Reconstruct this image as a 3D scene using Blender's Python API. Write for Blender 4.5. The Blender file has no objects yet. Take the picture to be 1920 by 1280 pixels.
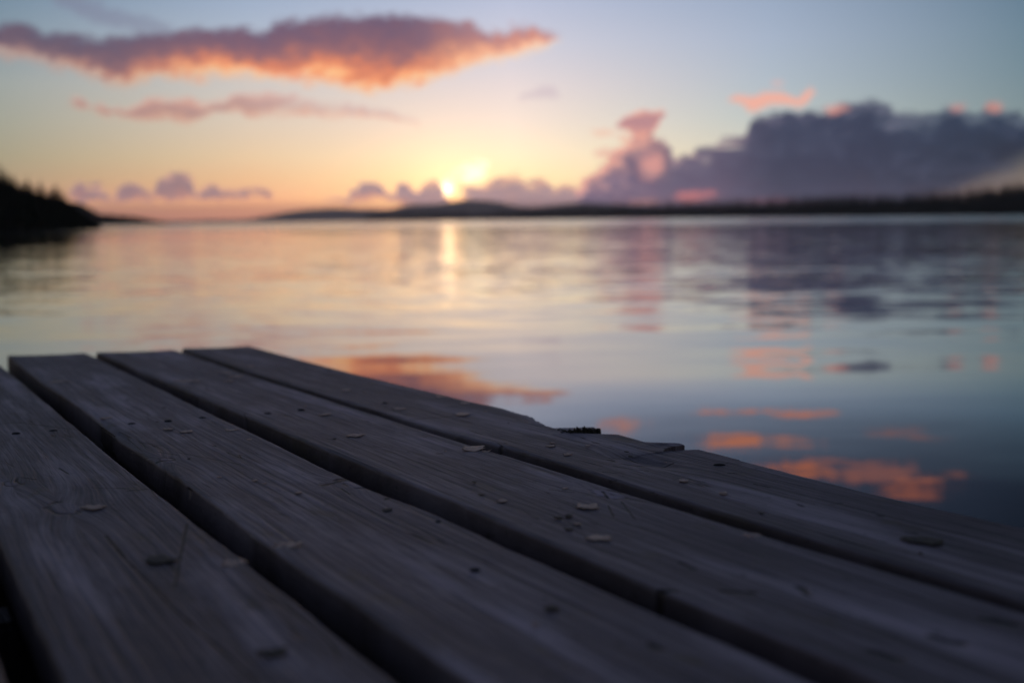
import bpy, math, random
import numpy as np
from mathutils import Vector, Matrix

random.seed(7)
rng = np.random.default_rng(7)
scene = bpy.context.scene
COL = scene.collection

# ------------------------------------------------------------------ camera
F = 2667.0                                   # focal length in photo pixels (50 mm on 36 mm)
CAM_H = 0.60                                 # metres above the water
DECK_H = 0.172                               # metres above the deck plane
PITCH = math.atan(229 / F)
ROLL = math.atan(0.0115)
fw = np.array([0, math.cos(PITCH), -math.sin(PITCH)])
r0 = np.array([1.0, 0, 0])
u0 = np.cross(r0, fw)
rt = r0 * math.cos(ROLL) - u0 * math.sin(ROLL)
up = u0 * math.cos(ROLL) + r0 * math.sin(ROLL)
CAM = np.array([0, 0, CAM_H])


def ray(px, py):
    d = fw * F + rt * (px - 960) + up * (640 - py)
    return d / np.linalg.norm(d)


cam_data = bpy.data.cameras.new("camera")
cam = bpy.data.objects.new("camera", cam_data)
COL.objects.link(cam)
cam.matrix_world = Matrix((
    (rt[0], up[0], -fw[0], CAM[0]),
    (rt[1], up[1], -fw[1], CAM[1]),
    (rt[2], up[2], -fw[2], CAM[2]),
    (0, 0, 0, 1)))
cam_data.lens = 50
cam_data.sensor_width = 36
cam_data.clip_start = 0.02
cam_data.clip_end = 60000
cam_data.dof.use_dof = True
cam_data.dof.focus_distance = 1.18
cam_data.dof.aperture_fstop = 5.8
scene.camera = cam
scene.view_settings.view_transform = 'Standard'
scene.view_settings.look = 'None'
scene.view_settings.exposure = 0.0
scene.view_settings.gamma = 1.0

HAZE_TOP, HAZE_DENSITY = 100.0, 1.5e-4
SUN_AZ, SUN_EL = math.radians(-2.53), math.radians(1.22)


# ------------------------------------------------------------------ node helpers
def lin(c):
    return tuple((v / 255 / 12.92) if v / 255 <= 0.04045 else ((v / 255 + 0.055) / 1.055) ** 2.4 for v in c)


class NT:
    def __init__(self, tree):
        self.t = tree
        self.n = tree.nodes
        self.l = tree.links

    def new(self, kind, **kw):
        nd = self.n.new(kind)
        for k, v in kw.items():
            setattr(nd, k, v)
        return nd

    def put(self, sock, v):
        if hasattr(v, 'is_output') or isinstance(v, bpy.types.NodeSocket):
            self.l.new(v, sock)
        else:
            sock.default_value = v

    def m(self, op, a, b=0.0, c=0.0, clamp=False):
        nd = self.new('ShaderNodeMath', operation=op, use_clamp=clamp)
        self.put(nd.inputs[0], a)
        self.put(nd.inputs[1], b)
        self.put(nd.inputs[2], c)
        return nd.outputs[0]

    def add(self, a, b): return self.m('ADD', a, b)
    def sub(self, a, b): return self.m('SUBTRACT', a, b)
    def mul(self, a, b): return self.m('MULTIPLY', a, b)
    def div(self, a, b): return self.m('DIVIDE', a, b)
    def madd(self, a, b, c): return self.m('MULTIPLY_ADD', a, b, c)

    def smooth(self, v, a, b, lo=0.0, hi=1.0):
        nd = self.new('ShaderNodeMapRange', interpolation_type='SMOOTHSTEP')
        self.put(nd.inputs[0], v)
        for i, q in enumerate((a, b, lo, hi)):
            self.put(nd.inputs[1 + i], q)
        return nd.outputs[0]

    def rng(self, v, a, b, lo=0.0, hi=1.0):
        nd = self.new('ShaderNodeMapRange')
        self.put(nd.inputs[0], v)
        for i, q in enumerate((a, b, lo, hi)):
            self.put(nd.inputs[1 + i], q)
        return nd.outputs[0]

    def mix(self, f, a, b, blend='MIX'):
        nd = self.new('ShaderNodeMix', data_type='RGBA', blend_type=blend)
        self.put(nd.inputs[0], f)
        for k, v in ((6, a), (7, b)):
            if isinstance(v, tuple) and len(v) == 3:
                v = v + (1,)
            self.put(nd.inputs[k], v)
        return nd.outputs[2]

    def xyz(self, x, y, z=0.0):
        nd = self.new('ShaderNodeCombineXYZ')
        for i, v in enumerate((x, y, z)):
            self.put(nd.inputs[i], v)
        return nd.outputs[0]

    def sep(self, v):
        nd = self.new('ShaderNodeSeparateXYZ')
        self.put(nd.inputs[0], v)
        return nd.outputs

    def vm(self, op, a, b=(0, 0, 0), scale=None):
        nd = self.new('ShaderNodeVectorMath', operation=op)
        self.put(nd.inputs[0], a)
        self.put(nd.inputs[1], b)
        if scale is not None:
            self.put(nd.inputs[3], scale)
        return nd.outputs[1] if op in ('DOT_PRODUCT', 'LENGTH', 'DISTANCE') else nd.outputs[0]

    def noise(self, vec, scale=1.0, detail=3.0, rough=0.55, color=False, dist=0.0, lac=2.0):
        nd = self.new('ShaderNodeTexNoise')
        self.put(nd.inputs['Vector'], vec)
        nd.inputs['Scale'].default_value = scale
        nd.inputs['Detail'].default_value = detail
        nd.inputs['Roughness'].default_value = rough
        nd.inputs['Lacunarity'].default_value = lac
        nd.inputs['Distortion'].default_value = dist
        return nd.outputs[1] if color else nd.outputs[0]

    def ramp(self, f, stops, interp='LINEAR'):
        nd = self.new('ShaderNodeValToRGB')
        cr = nd.color_ramp
        cr.interpolation = interp
        while len(cr.elements) > 1:
            cr.elements.remove(cr.elements[-1])
        for i, (p, c) in enumerate(stops):
            e = cr.elements[0] if i == 0 else cr.elements.new(p)
            e.position = p
            e.color = (c + (1,)) if len(c) == 3 else c
        self.put(nd.inputs[0], f)
        return nd.outputs[0]

    def curve(self, f, pts):
        nd = self.new('ShaderNodeFloatCurve')
        c = nd.mapping.curves[0]
        pts = sorted(pts)
        c.points[0].location = pts[0]
        c.points[1].location = pts[-1]
        for p in pts[1:-1]:
            c.points.new(*p)
        for p in c.points:
            p.handle_type = 'AUTO_CLAMPED'
        nd.mapping.use_clip = False
        nd.mapping.update()
        self.put(nd.inputs['Value'], f)
        return nd.outputs[0]


# ------------------------------------------------------------------ swell (shared by water mesh and sky placement)
SWELL = [  # amplitude m, wavelength m, heading (deg from +y), phase, local (True: wash near the dock only)
    (0.0270, 9.00, 3, 0.75, True),
    (0.0005, 2.40, -7, 0.2, True),
    (0.0007, 1.30, 24, 0.9, False),
    (0.0004, 0.74, -17, 2.0, False),
    (0.0007, 2.10, -35, 1.0, False),
]
_d = ray(1440, 765)
X0, Y0 = _d[0] * -CAM_H / _d[2], _d[1] * -CAM_H / _d[2]     # the swell rises most steeply here


def swell(x, y):
    z = 0 * x
    env = 1 / (1 + np.exp(-(x - 0.12) / 0.14)) / (1 + np.exp(np.clip((y - 5.28) / 0.40, -30, 30)))
    for a, L, h, p, local in SWELL:
        k = 2 * math.pi / L
        kx, ky = k * math.sin(math.radians(h)), k * math.cos(math.radians(h))
        ph = kx * (x - X0) + ky * (y - Y0) + p + 0.25 * np.sin(x * 1.7 + a * 900)
        z = z + a * np.sin(ph) * (env if local else 0.2 + 0.8 / (1 + np.exp(np.clip((5.9 - y) / 0.25, -30, 30))))
    r = np.hypot(x, y)
    return z / (1 + (r / 22.0) ** 2)


def azel(px, py):
    d = ray(px, py)
    return math.degrees(math.atan2(d[0], d[1])), math.degrees(math.asin(d[2]))


def azel_refl(px, py):
    d = ray(px, py)
    t = -CAM_H / d[2]
    p = CAM + d * t
    e = 1e-3
    gx = (swell(p[0] + e, p[1]) - swell(p[0] - e, p[1])) / (2 * e)
    gy = (swell(p[0], p[1] + e) - swell(p[0], p[1] - e)) / (2 * e)
    n = np.array([-gx, -gy, 1.0])
    n /= np.linalg.norm(n)
    q = d - 2 * (d @ n) * n
    return math.degrees(math.atan2(q[0], q[1])), math.degrees(math.asin(q[2]))


# ------------------------------------------------------------------ world
world = bpy.data.worlds.new("World")
scene.world = world
world.use_nodes = True
W = NT(world.node_tree)
W.n.clear()
tc = W.new('ShaderNodeTexCoord')
D = W.sep(tc.outputs['Generated'])
az = W.mul(W.m('ARCTAN2', D[0], D[1]), 180 / math.pi)
el = W.mul(W.m('ARCSINE', D[2]), 180 / math.pi)
azn = W.rng(az, -26, 26)                     # 0..1 across the part of the sky ahead
AZ0, AZ1, ELM = -26.0, 26.0, 20.0


def elpos(e):                                # elevation -> ramp position (finer low down)
    return (max(e, 0) / 90) ** 0.5


elr = W.m('POWER', W.div(W.m('MAXIMUM', el, 0.0), 90), 0.5)
ROWS = [412, 395, 370, 330, 290, 230, 160, 80, 0, -200, -600]
TABLE = {
    0: [(180, 124, 104), (188, 128, 106), (184, 137, 108), (170, 146, 114), (164, 154, 126), (160, 160, 144), (155, 162, 158), (134, 151, 162), (114, 137, 156), (84, 102, 128), (56, 66, 90)],
    480: [(226, 150, 124), (234, 157, 122), (236, 168, 122), (232, 186, 140), (228, 198, 160), (219, 201, 180), (206, 199, 193), (180, 189, 203), (158, 174, 198), (112, 130, 162), (66, 78, 108)],
    960: [(240, 165, 125), (248, 180, 128), (254, 208, 145), (255, 230, 178), (254, 234, 198), (244, 226, 210), (231, 217, 215), (209, 207, 219), (186, 193, 216), (120, 132, 164), (64, 74, 104)],
    1440: [(200, 145, 138), (205, 155, 142), (213, 178, 152), (215, 197, 172), (207, 202, 184), (188, 196, 192), (176, 187, 197), (166, 179, 199), (152, 168, 192), (84, 98, 126), (48, 58, 82)],
    1920: [(122, 96, 88), (126, 100, 90), (130, 110, 98), (130, 120, 106), (142, 148, 140), (126, 143, 146), (116, 138, 148), (108, 132, 148), (98, 123, 144), (48, 60, 80), (32, 40, 58)],
}
cols = []
for cx in sorted(TABLE):
    cols.append((azel(cx, 400)[0], W.ramp(elr, [(elpos(azel(960, y)[1]), lin(c)) for y, c in zip(ROWS, TABLE[cx])], 'LINEAR')))
sky = cols[0][1]
for (a0, _), (a1, c1) in zip(cols[:-1], cols[1:]):
    sky = W.mix(W.rng(az, a0, a1), sky, c1)

# glow round the veiled sun
sund = (math.sin(SUN_AZ) * math.cos(SUN_EL), math.cos(SUN_AZ) * math.cos(SUN_EL), math.sin(SUN_EL))
ang = W.mul(W.m('ARCCOSINE', W.m('MINIMUM', W.vm('DOT_PRODUCT', tc.outputs['Generated'], sund), 0.9999999)), 180 / math.pi)
glow = W.m('EXPONENT', W.mul(ang, -0.62))
sky = W.mix(1.0, sky, W.mix(1.0, W.xyz(glow, glow, glow), (0.17, 0.08, 0.04), 'MULTIPLY'), 'ADD')

low = W.mul(W.m('EXPONENT', W.mul(ang, -0.36)), W.smooth(el, 7.0, 0.8))      # orange afterglow hugging the horizon
sky = W.mix(1.0, sky, W.mix(1.0, W.xyz(low, low, low), (0.62, 0.23, 0.05), 'MULTIPLY'), 'ADD')

# noise fields used by every cloud (in degrees of azimuth / elevation)
P = W.xyz(az, W.mul(el, 1.7), 0.0)
nA = W.sub(W.noise(P, 0.55, 5, 0.60), 0.5)
nB = W.sub(W.noise(W.vm('ADD', P, (37, 11, 3)), 1.6, 4, 0.6), 0.5)
nD = W.sub(W.noise(W.vm('ADD', P, (61, 29, 7)), 3.4, 3, 0.6), 0.5)
nC = W.noise(W.vm('ADD', P, (5, 71, 9)), 0.35, 4, 0.6)
warp = W.noise(W.vm('ADD', P, (91, 17, 5)), 0.9, 3, 0.6, color=True)
azw = W.add(az, W.mul(W.sub(W.sep(warp)[0], 0.5), 0.8))
azwn = W.rng(azw, AZ0, AZ1)


def outline(pts, conv=azel):
    q = []
    for px, py in pts:
        a, e = conv(px, py)
        q.append(((a - AZ0) / (AZ1 - AZ0), (e + 2) / (ELM + 2)))
    return q


def el_curve(pts):
    return W.madd(W.curve(azwn, pts), ELM + 2, -2.0)


def cloud(sky, top, bot, st, sb, rough, color, alpha=1.0, erode=0.0):
    """sky behind, outlines in photo coordinates turned into directions; color = f(h, top, bot)"""
    tp, bp = outline(top), outline(bot)
    e = 0.004
    tp = [(0, 0.0), (tp[0][0] - e, bp[0][1] - .02)] + tp + [(tp[-1][0] + e, bp[-1][1] - .02), (1, 0.0)] if not erode else tp
    bp = [(0, 0.0)] + bp + [(1, 0.0)] if not erode else bp
    t, b = el_curve(tp), el_curve(bp)
    ew = W.add(el, W.add(W.add(W.mul(nA, rough), W.mul(nB, rough * 0.9)), W.mul(nD, rough * .55)))
    mk = W.mul(W.smooth(W.sub(t, ew), -st * .5, st * .5), W.smooth(W.sub(ew, b), W.mul(sb, -.5), W.mul(sb, .5)))
    inside = W.mul(W.smooth(azwn, tp[1][0] if not erode else tp[0][0], tp[2][0] + .004 if not erode else tp[1][0]),
                   W.smooth(azwn, tp[-2][0], tp[-3][0] - .004)) if not erode else 1.0
    mk = W.mul(W.mul(mk, inside), alpha)
    h = W.div(W.sub(ew, b), W.m('MAXIMUM', W.sub(t, b), 0.1))
    return W.mix(mk, sky, color(h, ew, t, b))


# thin grey wisps, top left
sky = cloud(sky, [(95, -30), (170, 0), (230, 22), (300, 44), (335, 60)], [(95, 6), (150, 32), (200, 46), (260, 57), (335, 66)],
            .5, .5, .8, lambda h, e, t, b: lin((122, 122, 146)), 0.5)
# faint wisps right of the centre
sky = cloud(sky, [(970, 186), (1000, 170), (1030, 163), (1050, 180)], [(970, 190), (1000, 185), (1030, 182), (1050, 184)],
            .25, .25, .4, lambda h, e, t, b: lin((200, 180, 190)), 0.5)


# the long mauve cloud with a burning lower edge
def big_col(h, e, t, b):
    hh = W.add(W.add(h, W.mul(W.sub(nC, .5), .45)), W.add(W.mul(nA, 0.40), W.add(W.mul(nB, 0.26), W.mul(nD, .12))))
    core = W.ramp(hh, [(0.0, lin((255, 192, 135))), (.12, lin((246, 158, 112))), (.28, lin((214, 128, 100))), (.45, lin((160, 108, 108))),
                       (.68, lin((130, 96, 110))), (1.0, lin((112, 92, 114)))])
    left = W.ramp(hh, [(0.0, lin((196, 150, 130))), (.12, lin((160, 122, 118))), (.30, lin((124, 102, 112))), (.6, lin((106, 90, 106))), (1.0, lin((100, 92, 112)))])
    tip = W.ramp(hh, [(0.0, lin((255, 214, 172))), (.3, lin((252, 186, 150))), (.6, lin((212, 146, 132))), (1.0, lin((180, 136, 142)))])
    c = W.mix(W.smooth(az, -18, -9.5), left, core)
    c = W.mix(W.smooth(az, -4.6, 0.8), c, tip)
    return c


sky = cloud(sky,
            [(-90, 44), (0, 50), (40, 46), (75, 58), (130, 62), (190, 68), (250, 64), (330, 60), (390, 50), (440, 55), (490, 58), (530, 45), (580, 38),
             (650, 32), (700, 26), (760, 30), (820, 38), (850, 44), (890, 46), (915, 58), (940, 62), (965, 53), (990, 52), (1020, 64), (1050, 73)],
            [(-90, 92), (0, 100), (60, 110), (110, 125), (170, 140), (230, 154), (270, 152), (300, 142), (350, 146), (400, 145), (450, 143), (500, 148),
             (560, 150), (620, 154), (660, 166), (700, 172), (740, 163), (790, 157), (830, 142), (880, 122), (920, 114), (960, 108), (1000, 94), (1030, 84), (1050, 76)],
            .40, .65, .80, big_col)
# broken pink streaks below it
sky = cloud(sky,
            [(130, 192), (150, 187), (165, 198), (180, 192), (230, 205), (290, 188), (350, 188), (400, 192), (450, 176), (500, 176), (560, 180), (620, 194), (680, 204), (740, 214), (785, 230)],
            [(130, 200), (150, 206), (165, 202), (180, 210), (230, 219), (270, 228), (310, 222), (350, 230), (380, 218), (420, 206), (450, 206), (470, 221), (540, 219), (580, 215), (640, 219), (700, 221), (785, 233)],
            .4, .4, .7, lambda h, e, t, b: W.mix(W.smooth(az, -13, -5), W.ramp(h, [(0, lin((212, 150, 125))), (.5, lin((165, 122, 122))), (1, lin((225, 160, 140)))]),
                                                 W.ramp(h, [(0, lin((240, 180, 150))), (.6, lin((205, 165, 160))), (1, lin((215, 185, 180)))])),
            W.mul(0.8, W.smooth(nC, .30, .52)))
# small cumulus along the left horizon
sky = cloud(sky,
            [(130, 374), (148, 342), (160, 354), (175, 350), (195, 355), (212, 372), (225, 350), (245, 344), (268, 350), (285, 371), (296, 335), (310, 325),
             (340, 321), (358, 332), (366, 362), (380, 352), (400, 347), (425, 358), (450, 358), (480, 355), (512, 370)],
            [(130, 374), (200, 374), (300, 374), (400, 373), (512, 372)],
            .25, .25, .75, lambda h, e, t, b: W.ramp(W.add(h, W.add(W.mul(nB, .9), W.mul(nD, .6))), [(0, lin((172, 120, 114))), (.4, lin((134, 108, 118))), (.8, lin((150, 118, 124))), (1, lin((200, 150, 138)))]), W.mul(.9, W.smooth(W.add(nC, nB), .22, .42)))
# bright torn patch the sun shines through
sky = cloud(sky,
            [(826, 350), (840, 336), (858, 320), (880, 306), (902, 302), (914, 316)],
            [(826, 356), (840, 348), (858, 344), (880, 340), (902, 334), (914, 320)],
            .4, .4, .9, lambda h, e, t, b: (1.55, 1.35, .88), W.mul(.9, W.smooth(W.add(W.mul(nB, 1.2), nD), -.30, .12)))
disc = W.smooth(ang, .27, .10)
sky = W.mix(disc, sky, (3.4, 2.7, 1.5))
sky = W.mix(1.0, sky, W.mix(1.0, W.xyz(W.m('EXPONENT', W.mul(ang, -1.5)), W.m('EXPONENT', W.mul(ang, -1.5)), W.m('EXPONENT', W.mul(ang, -1.5))), (0.24, 0.17, 0.10), 'MULTIPLY'), 'ADD')


# cumulus round the sun and the great dark bank to the right
def low_col(h, e, t, b):
    return W.ramp(W.add(h, W.mul(nB, .9)), [(0, lin((205, 140, 120))), (.35, lin((158, 124, 128))), (.8, lin((146, 122, 134))), (1, lin((208, 158, 140)))])


sky = cloud(sky,
            [(600, 374), (650, 368), (668, 352), (690, 339), (715, 352), (730, 368), (745, 347), (770, 344), (786, 362), (795, 345), (810, 337), (829, 344), (838, 380), (846, 382),
             (856, 374), (872, 352), (900, 345), (930, 338), (960, 326), (990, 346), (1012, 330), (1024, 338), (1040, 356), (1060, 345), (1100, 350), (1140, 350)],
            [(600, 376), (740, 378), (760, 392), (800, 415), (900, 425), (1040, 425), (1140, 425)],
            .24, .24, .75, low_col, 0.93)


def bank_col(h, e, t, b):
    hh = W.add(h, W.add(W.mul(nA, .55), W.add(W.mul(nB, .40), W.mul(nD, .15))))
    dark = W.ramp(hh, [(0, lin((84, 62, 80))), (.10, lin((56, 51, 72))), (.35, lin((46, 49, 72))), (.6, lin((48, 52, 76))), (.90, lin((56, 62, 86))), (1, lin((92, 90, 112)))])
    far = W.ramp(hh, [(0, lin((44, 42, 58))), (.3, lin((32, 40, 58))), (.8, lin((42, 54, 76))), (1, lin((86, 98, 112)))])
    tower = W.ramp(W.add(hh, W.mul(nB, .9)), [(0, lin((190, 126, 124))), (.18, lin((108, 86, 108))), (.5, lin((102, 86, 110))), (.75, lin((158, 122, 130))), (1, lin((232, 166, 148)))])
    mid = W.ramp(hh, [(0, lin((146, 100, 110))), (.18, lin((98, 80, 102))), (.6, lin((86, 76, 100))), (.92, lin((100, 90, 112))), (1, lin((150, 122, 132)))])
    c = W.mix(W.smooth(az, 5.2, 6.6), tower, mid)
    c = W.mix(W.smooth(az, 7.0, 11), c, dark)
    c = W.mix(W.smooth(az, 11, 19), c, far)
    return W.mix(W.mul(W.smooth(W.add(nA, W.mul(nB, .8)), -.02, .25), .22), c, lin((84, 86, 110)))


sky = cloud(sky,
            [(1080, 352), (1108, 326), (1130, 316), (1142, 292), (1152, 280), (1168, 270), (1182, 262), (1192, 246), (1222, 246), (1230, 264), (1243, 262), (1252, 272), (1257, 288),
             (1268, 296), (1300, 288), (1320, 280), (1338, 272), (1350, 262), (1396, 252), (1406, 232), (1440, 218), (1500, 212), (1550, 210), (1570, 198), (1600, 191), (1650, 193), (1682, 206), (1750, 212),
             (1782, 200), (1804, 206), (1840, 213), (1858, 199), (1880, 206), (1920, 216), (2020, 222), (2150, 250)],
            [(1080, 430), (1250, 430), (1600, 430), (1660, 412), (1720, 396), (1770, 384), (1810, 366), (1860, 343), (1920, 318), (2020, 298), (2150, 270)],
            .26, W.add(.5, W.smooth(az, 12.5, 17, 0.0, 1.2)), .55, bank_col, 0.985)
# the anvil-shaped head of the tower and the torn pink puffs
sky = cloud(sky,
            [(1150, 240), (1160, 232), (1172, 222), (1188, 213), (1206, 207), (1224, 210), (1240, 204), (1250, 214)],
            [(1150, 242), (1162, 242), (1178, 248), (1192, 256), (1212, 258), (1226, 248), (1240, 230), (1250, 216)],
            .2, .2, .25, lambda h, e, t, b: W.ramp(W.add(h, W.mul(nB, .6)), [(0, lin((236, 168, 146))), (.35, lin((190, 134, 136))), (.7, lin((182, 130, 136))), (1, lin((245, 180, 156)))]), .95)
sky = cloud(sky,
            [(1368, 186), (1385, 180), (1405, 182), (1430, 171), (1470, 173), (1490, 183), (1508, 176), (1522, 165), (1532, 172)],
            [(1368, 190), (1385, 192), (1400, 200), (1412, 214), (1430, 204), (1465, 198), (1500, 200), (1520, 186), (1532, 176)],
            .22, .30, .35, lambda h, e, t, b: W.ramp(h, [(0, lin((226, 180, 166))), (.5, lin((244, 172, 150))), (1, lin((240, 176, 156)))]), .9)


def spot(sky, px, py, rx, ry, col, alpha, conv=azel, r=.9, tilt=0.0):
    a, e = conv(px, py)
    if conv is azel_refl:
        e = max(e, 8.95 + ry * 1.3)
    dx = W.mul(W.sub(az, a), 1 / rx)
    dy = W.add(W.mul(W.sub(el, e), 1 / ry), W.mul(dx, tilt))
    q = W.m('SQRT', W.add(W.mul(dx, dx), W.mul(dy, dy)))
    q = W.add(q, W.add(W.add(W.mul(nA, r * 1.6), W.mul(nB, r * 1.4)), W.mul(nD, r * .9)))
    return W.mix(W.mul(W.smooth(q, 1.25, .35), alpha), sky, lin(col))


for s in [  # lit bulges and small puffs
    (1225, 308, .55, .55, (228, 158, 145), .75), (1216, 290, .3, .2, (150, 112, 126), .5),
    (1172, 262, .30, .2, (238, 180, 156), .6), (1135, 288, .5, .25, (226, 166, 150), .6),
    (1128, 250, .5, .18, (240, 190, 165), .55),
    (1300, 368, 1.0, .26, (196, 112, 108), .7), (1210, 378, .7, .16, (200, 132, 118), .55), (1430, 376, 1.3, .14, (140, 82, 94), .5), (1520, 380, 1.0, .12, (110, 72, 86), .4), (1150, 338, .7, .35, (116, 100, 124), .6),
    (1572, 203, .5, .20, (216, 152, 140), .6), (1560, 210, .3, .15, (226, 156, 140), .5), (1795, 202, .38, .22, (196, 134, 128), .65), (1864, 203, .38, .24, (206, 142, 130), .7),
    (1458, 156, .3, .15, (230, 175, 165), .5),
    (1365, 276, .8, .10, (190, 178, 168), .7), (1322, 300, .30, .22, (165, 150, 152), .35),
    (865, 352, .22, .2, (255, 214, 160), .8), (858, 374, .18, .16, (250, 196, 150), .6),
]:
    sky = spot(sky, *s)

# clouds overhead, seen only mirrored in the water
for s in [
    (1345, 752, 1.0, .24, (255, 150, 105), .9), (1400, 762, .9, .20, (250, 148, 105), .8), (1490, 768, 1.3, .25, (255, 150, 105), .9), (1550, 770, .6, .08, (235, 145, 110), .6),
    (1375, 822, 1.4, .22, (255, 152, 105), .95), (1480, 828, 1.1, .13, (240, 150, 115), .7),
    (1155, 786, .9, .22, (235, 150, 125), .7), (1185, 794, .8, .18, (255, 160, 120), .85),
    (1690, 816, 1.4, .10, (200, 125, 105), .6), (1745, 824, 1.0, .08, (170, 112, 105), .5),
    (1500, 885, 1.6, .26, (250, 145, 100), .85), (1560, 868, 1.2, .14, (232, 140, 112), .6), (1640, 890, 2.0, .36, (205, 132, 118), .7), (1730, 905, 1.2, .26, (235, 140, 108), .8),
    (1710, 928, 1.4, .20, (225, 132, 104), .75), (1790, 890, .8, .12, (200, 125, 104), .55),
]:
    sky = spot(sky, *s, conv=azel_refl, r=1.5)

# the sky beyond the haze is brighter low down than what reaches the camera through it
path = W.m('MINIMUM', W.div(HAZE_TOP, W.m('MAXIMUM', W.m('SINE', W.mul(el, math.pi / 180)), 0.002)), 9500)
gain = W.m('MINIMUM', W.m('EXPONENT', W.mul(path, HAZE_DENSITY)), 2.6)
sky = W.mix(1.0, sky, W.xyz(gain, gain, gain), 'MULTIPLY')

# rest of the dome (above, beside and behind the camera): physical twilight sky
nish = W.new('ShaderNodeTexSky', sky_type='NISHITA')
nish.sun_disc = False
nish.sun_elevation = SUN_EL
nish.sun_rotation = SUN_AZ
nish.air_density = 1.0
nish.dust_density = 1.5
nish.ozone_density = 2.0
NISH = 0.155
ns = W.mix(1.0, nish.outputs[0], (NISH * 1.12, NISH * .96, NISH * 1.02), 'MULTIPLY')
away = W.m('MAXIMUM', W.smooth(W.m('ABSOLUTE', az), 23, 45), W.smooth(el, 22, 50))
sky = W.mix(away, sky, ns)
sky = W.mix(W.smooth(D[2], 0.0, -0.03), sky, lin((60, 60, 75)))
bg = W.new('ShaderNodeBackground')
W.l.new(sky, bg.inputs[0])
bg.inputs[1].default_value = 1.0
wo = W.new('ShaderNodeOutputWorld')
W.l.new(bg.outputs[0], wo.inputs[0])
world.cycles.sampling_method = 'MANUAL'
world.cycles.sample_map_resolution = 1024

sd = bpy.data.lights.new("sun", 'SUN')
sd.energy = 0.0006
sd.angle = math.radians(0.8)
sd.color = (1.0, 0.62, 0.32)
sun = bpy.data.objects.new("sun", sd)
COL.objects.link(sun)
sun.rotation_euler = Vector((-sund[0], -sund[1], -sund[2])).to_track_quat('-Z', 'Y').to_euler()


# ------------------------------------------------------------------ object helpers
def mesh_obj(name, verts, faces, mat=None, parent=None, smooth=False):
    me = bpy.data.meshes.new(name)
    me.from_pydata([tuple(v) for v in verts], [], [tuple(f) for f in faces])
    me.update()
    if smooth:
        me.shade_smooth()
    if mat:
        me.materials.append(mat)
    o = bpy.data.objects.new(name, me)
    COL.objects.link(o)
    if parent:
        o.parent = parent
    return o


def tag(o, label, cat=None, group=None, kind=None):
    if label:
        o['label'] = label
    if cat:
        o['category'] = cat
    if group:
        o['group'] = group
    if kind:
        o['kind'] = kind
    return o


def material(name):
    m = bpy.data.materials.new(name)
    m.use_nodes = True
    t = NT(m.node_tree)
    b = t.n['Principled BSDF']
    return m, t, b


# ------------------------------------------------------------------ water
mw, T, B = material("lake_water")
geo = T.new('ShaderNodeNewGeometry')
pos = geo.outputs['Position']
px_, py_, pz_ = T.sep(pos)
dist = T.vm('LENGTH', pos)


def slope(vec, scale, detail, amp_x, amp_y, off):
    c = T.noise(T.vm('ADD', vec, off), scale, detail, 0.5, color=True)
    s = T.sep(T.vm('SUBTRACT', c, (0.5, 0.5, 0.5)))
    return T.mul(s[0], amp_x), T.mul(s[1], amp_y)


stretch = T.vm('MULTIPLY', pos, (0.30, 1.0, 1.0))
s1 = slope(stretch, 2.1, 3.0, 0.032, 0.100, (3, 8, 1))
s2 = slope(T.vm('MULTIPLY', pos, (0.40, 1.0, 1.0)), 7.0, 3.0, 0.060, 0.150, (13, 5, 4))
# calm and ruffled patches of water
patch = T.noise(T.vm('MULTIPLY', pos, (0.012, 0.05, 1.0)), 1.0, 3, 0.6)
pf = T.rng(patch, 0.35, 0.65, 0.45, 1.25)
shelter = T.mul(T.smooth(px_, -28, -50), T.smooth(py_, 230, 185))       # calm cove under the left headland
cove = T.mul(T.smooth(px_, -5, -16), T.smooth(py_, 300, 200))
ruffle = T.mul(T.smooth(dist, 85, 140), T.sub(1.0, shelter))
grow = T.add(T.add(0.12, T.smooth(dist, 5.4, 12, 0.0, 0.84)), T.mul(ruffle, 0.75))
k = T.mul(T.mul(pf, grow), T.sub(1.0, T.mul(cove, 0.45)))
far_tilt = T.smooth(dist, 150, 600, 0.0, 0.0)
gx = T.mul(T.add(s1[0], s2[0]), k)
gy = T.mul(T.add(s1[1], s2[1]), k)
nrm = T.vm('NORMALIZE', T.vm('ADD', geo.outputs['Normal'], T.xyz(T.mul(gx, -1), T.mul(gy, -1), 0.0)))
T.l.new(nrm, B.inputs['Normal'])
B.inputs['Base Color'].default_value = (0.004, 0.008, 0.011, 1)
T.l.new(T.madd(ruffle, 0.11, 0.03), B.inputs['Roughness'])
B.inputs['IOR'].default_value = 1.52


def spaced(lo, step, growth, far):
    v, s = [lo], step
    while v[-1] < far:
        v.append(v[-1] + s)
        s = max(step, abs(v[-1]) * growth)
    return v


ys = [-3000, -1200, -400, -120, -40, -15, -6, -3, -1.5] + spaced(-0.6, 0.045, 0.010, 9200)
xh = spaced(0, 0.16, 0.035, 9200)
xs = [-x for x in xh[:0:-1]] + xh
X, Y = np.meshgrid(np.array(xs), np.array(ys))
Z = swell(X, Y)
nv = len(xs)
verts = np.stack([X.ravel(), Y.ravel(), Z.ravel()], 1)
i = np.arange(len(ys) - 1)[:, None] * nv + np.arange(nv - 1)[None, :]
faces = np.stack([i.ravel(), i.ravel() + 1, i.ravel() + nv + 1, i.ravel() + nv], 1)
water = mesh_obj("water", verts.tolist(), faces.tolist(), mw, smooth=True)
tag(water, "calm lake water mirroring the sunset sky", None, kind='structure')

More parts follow.
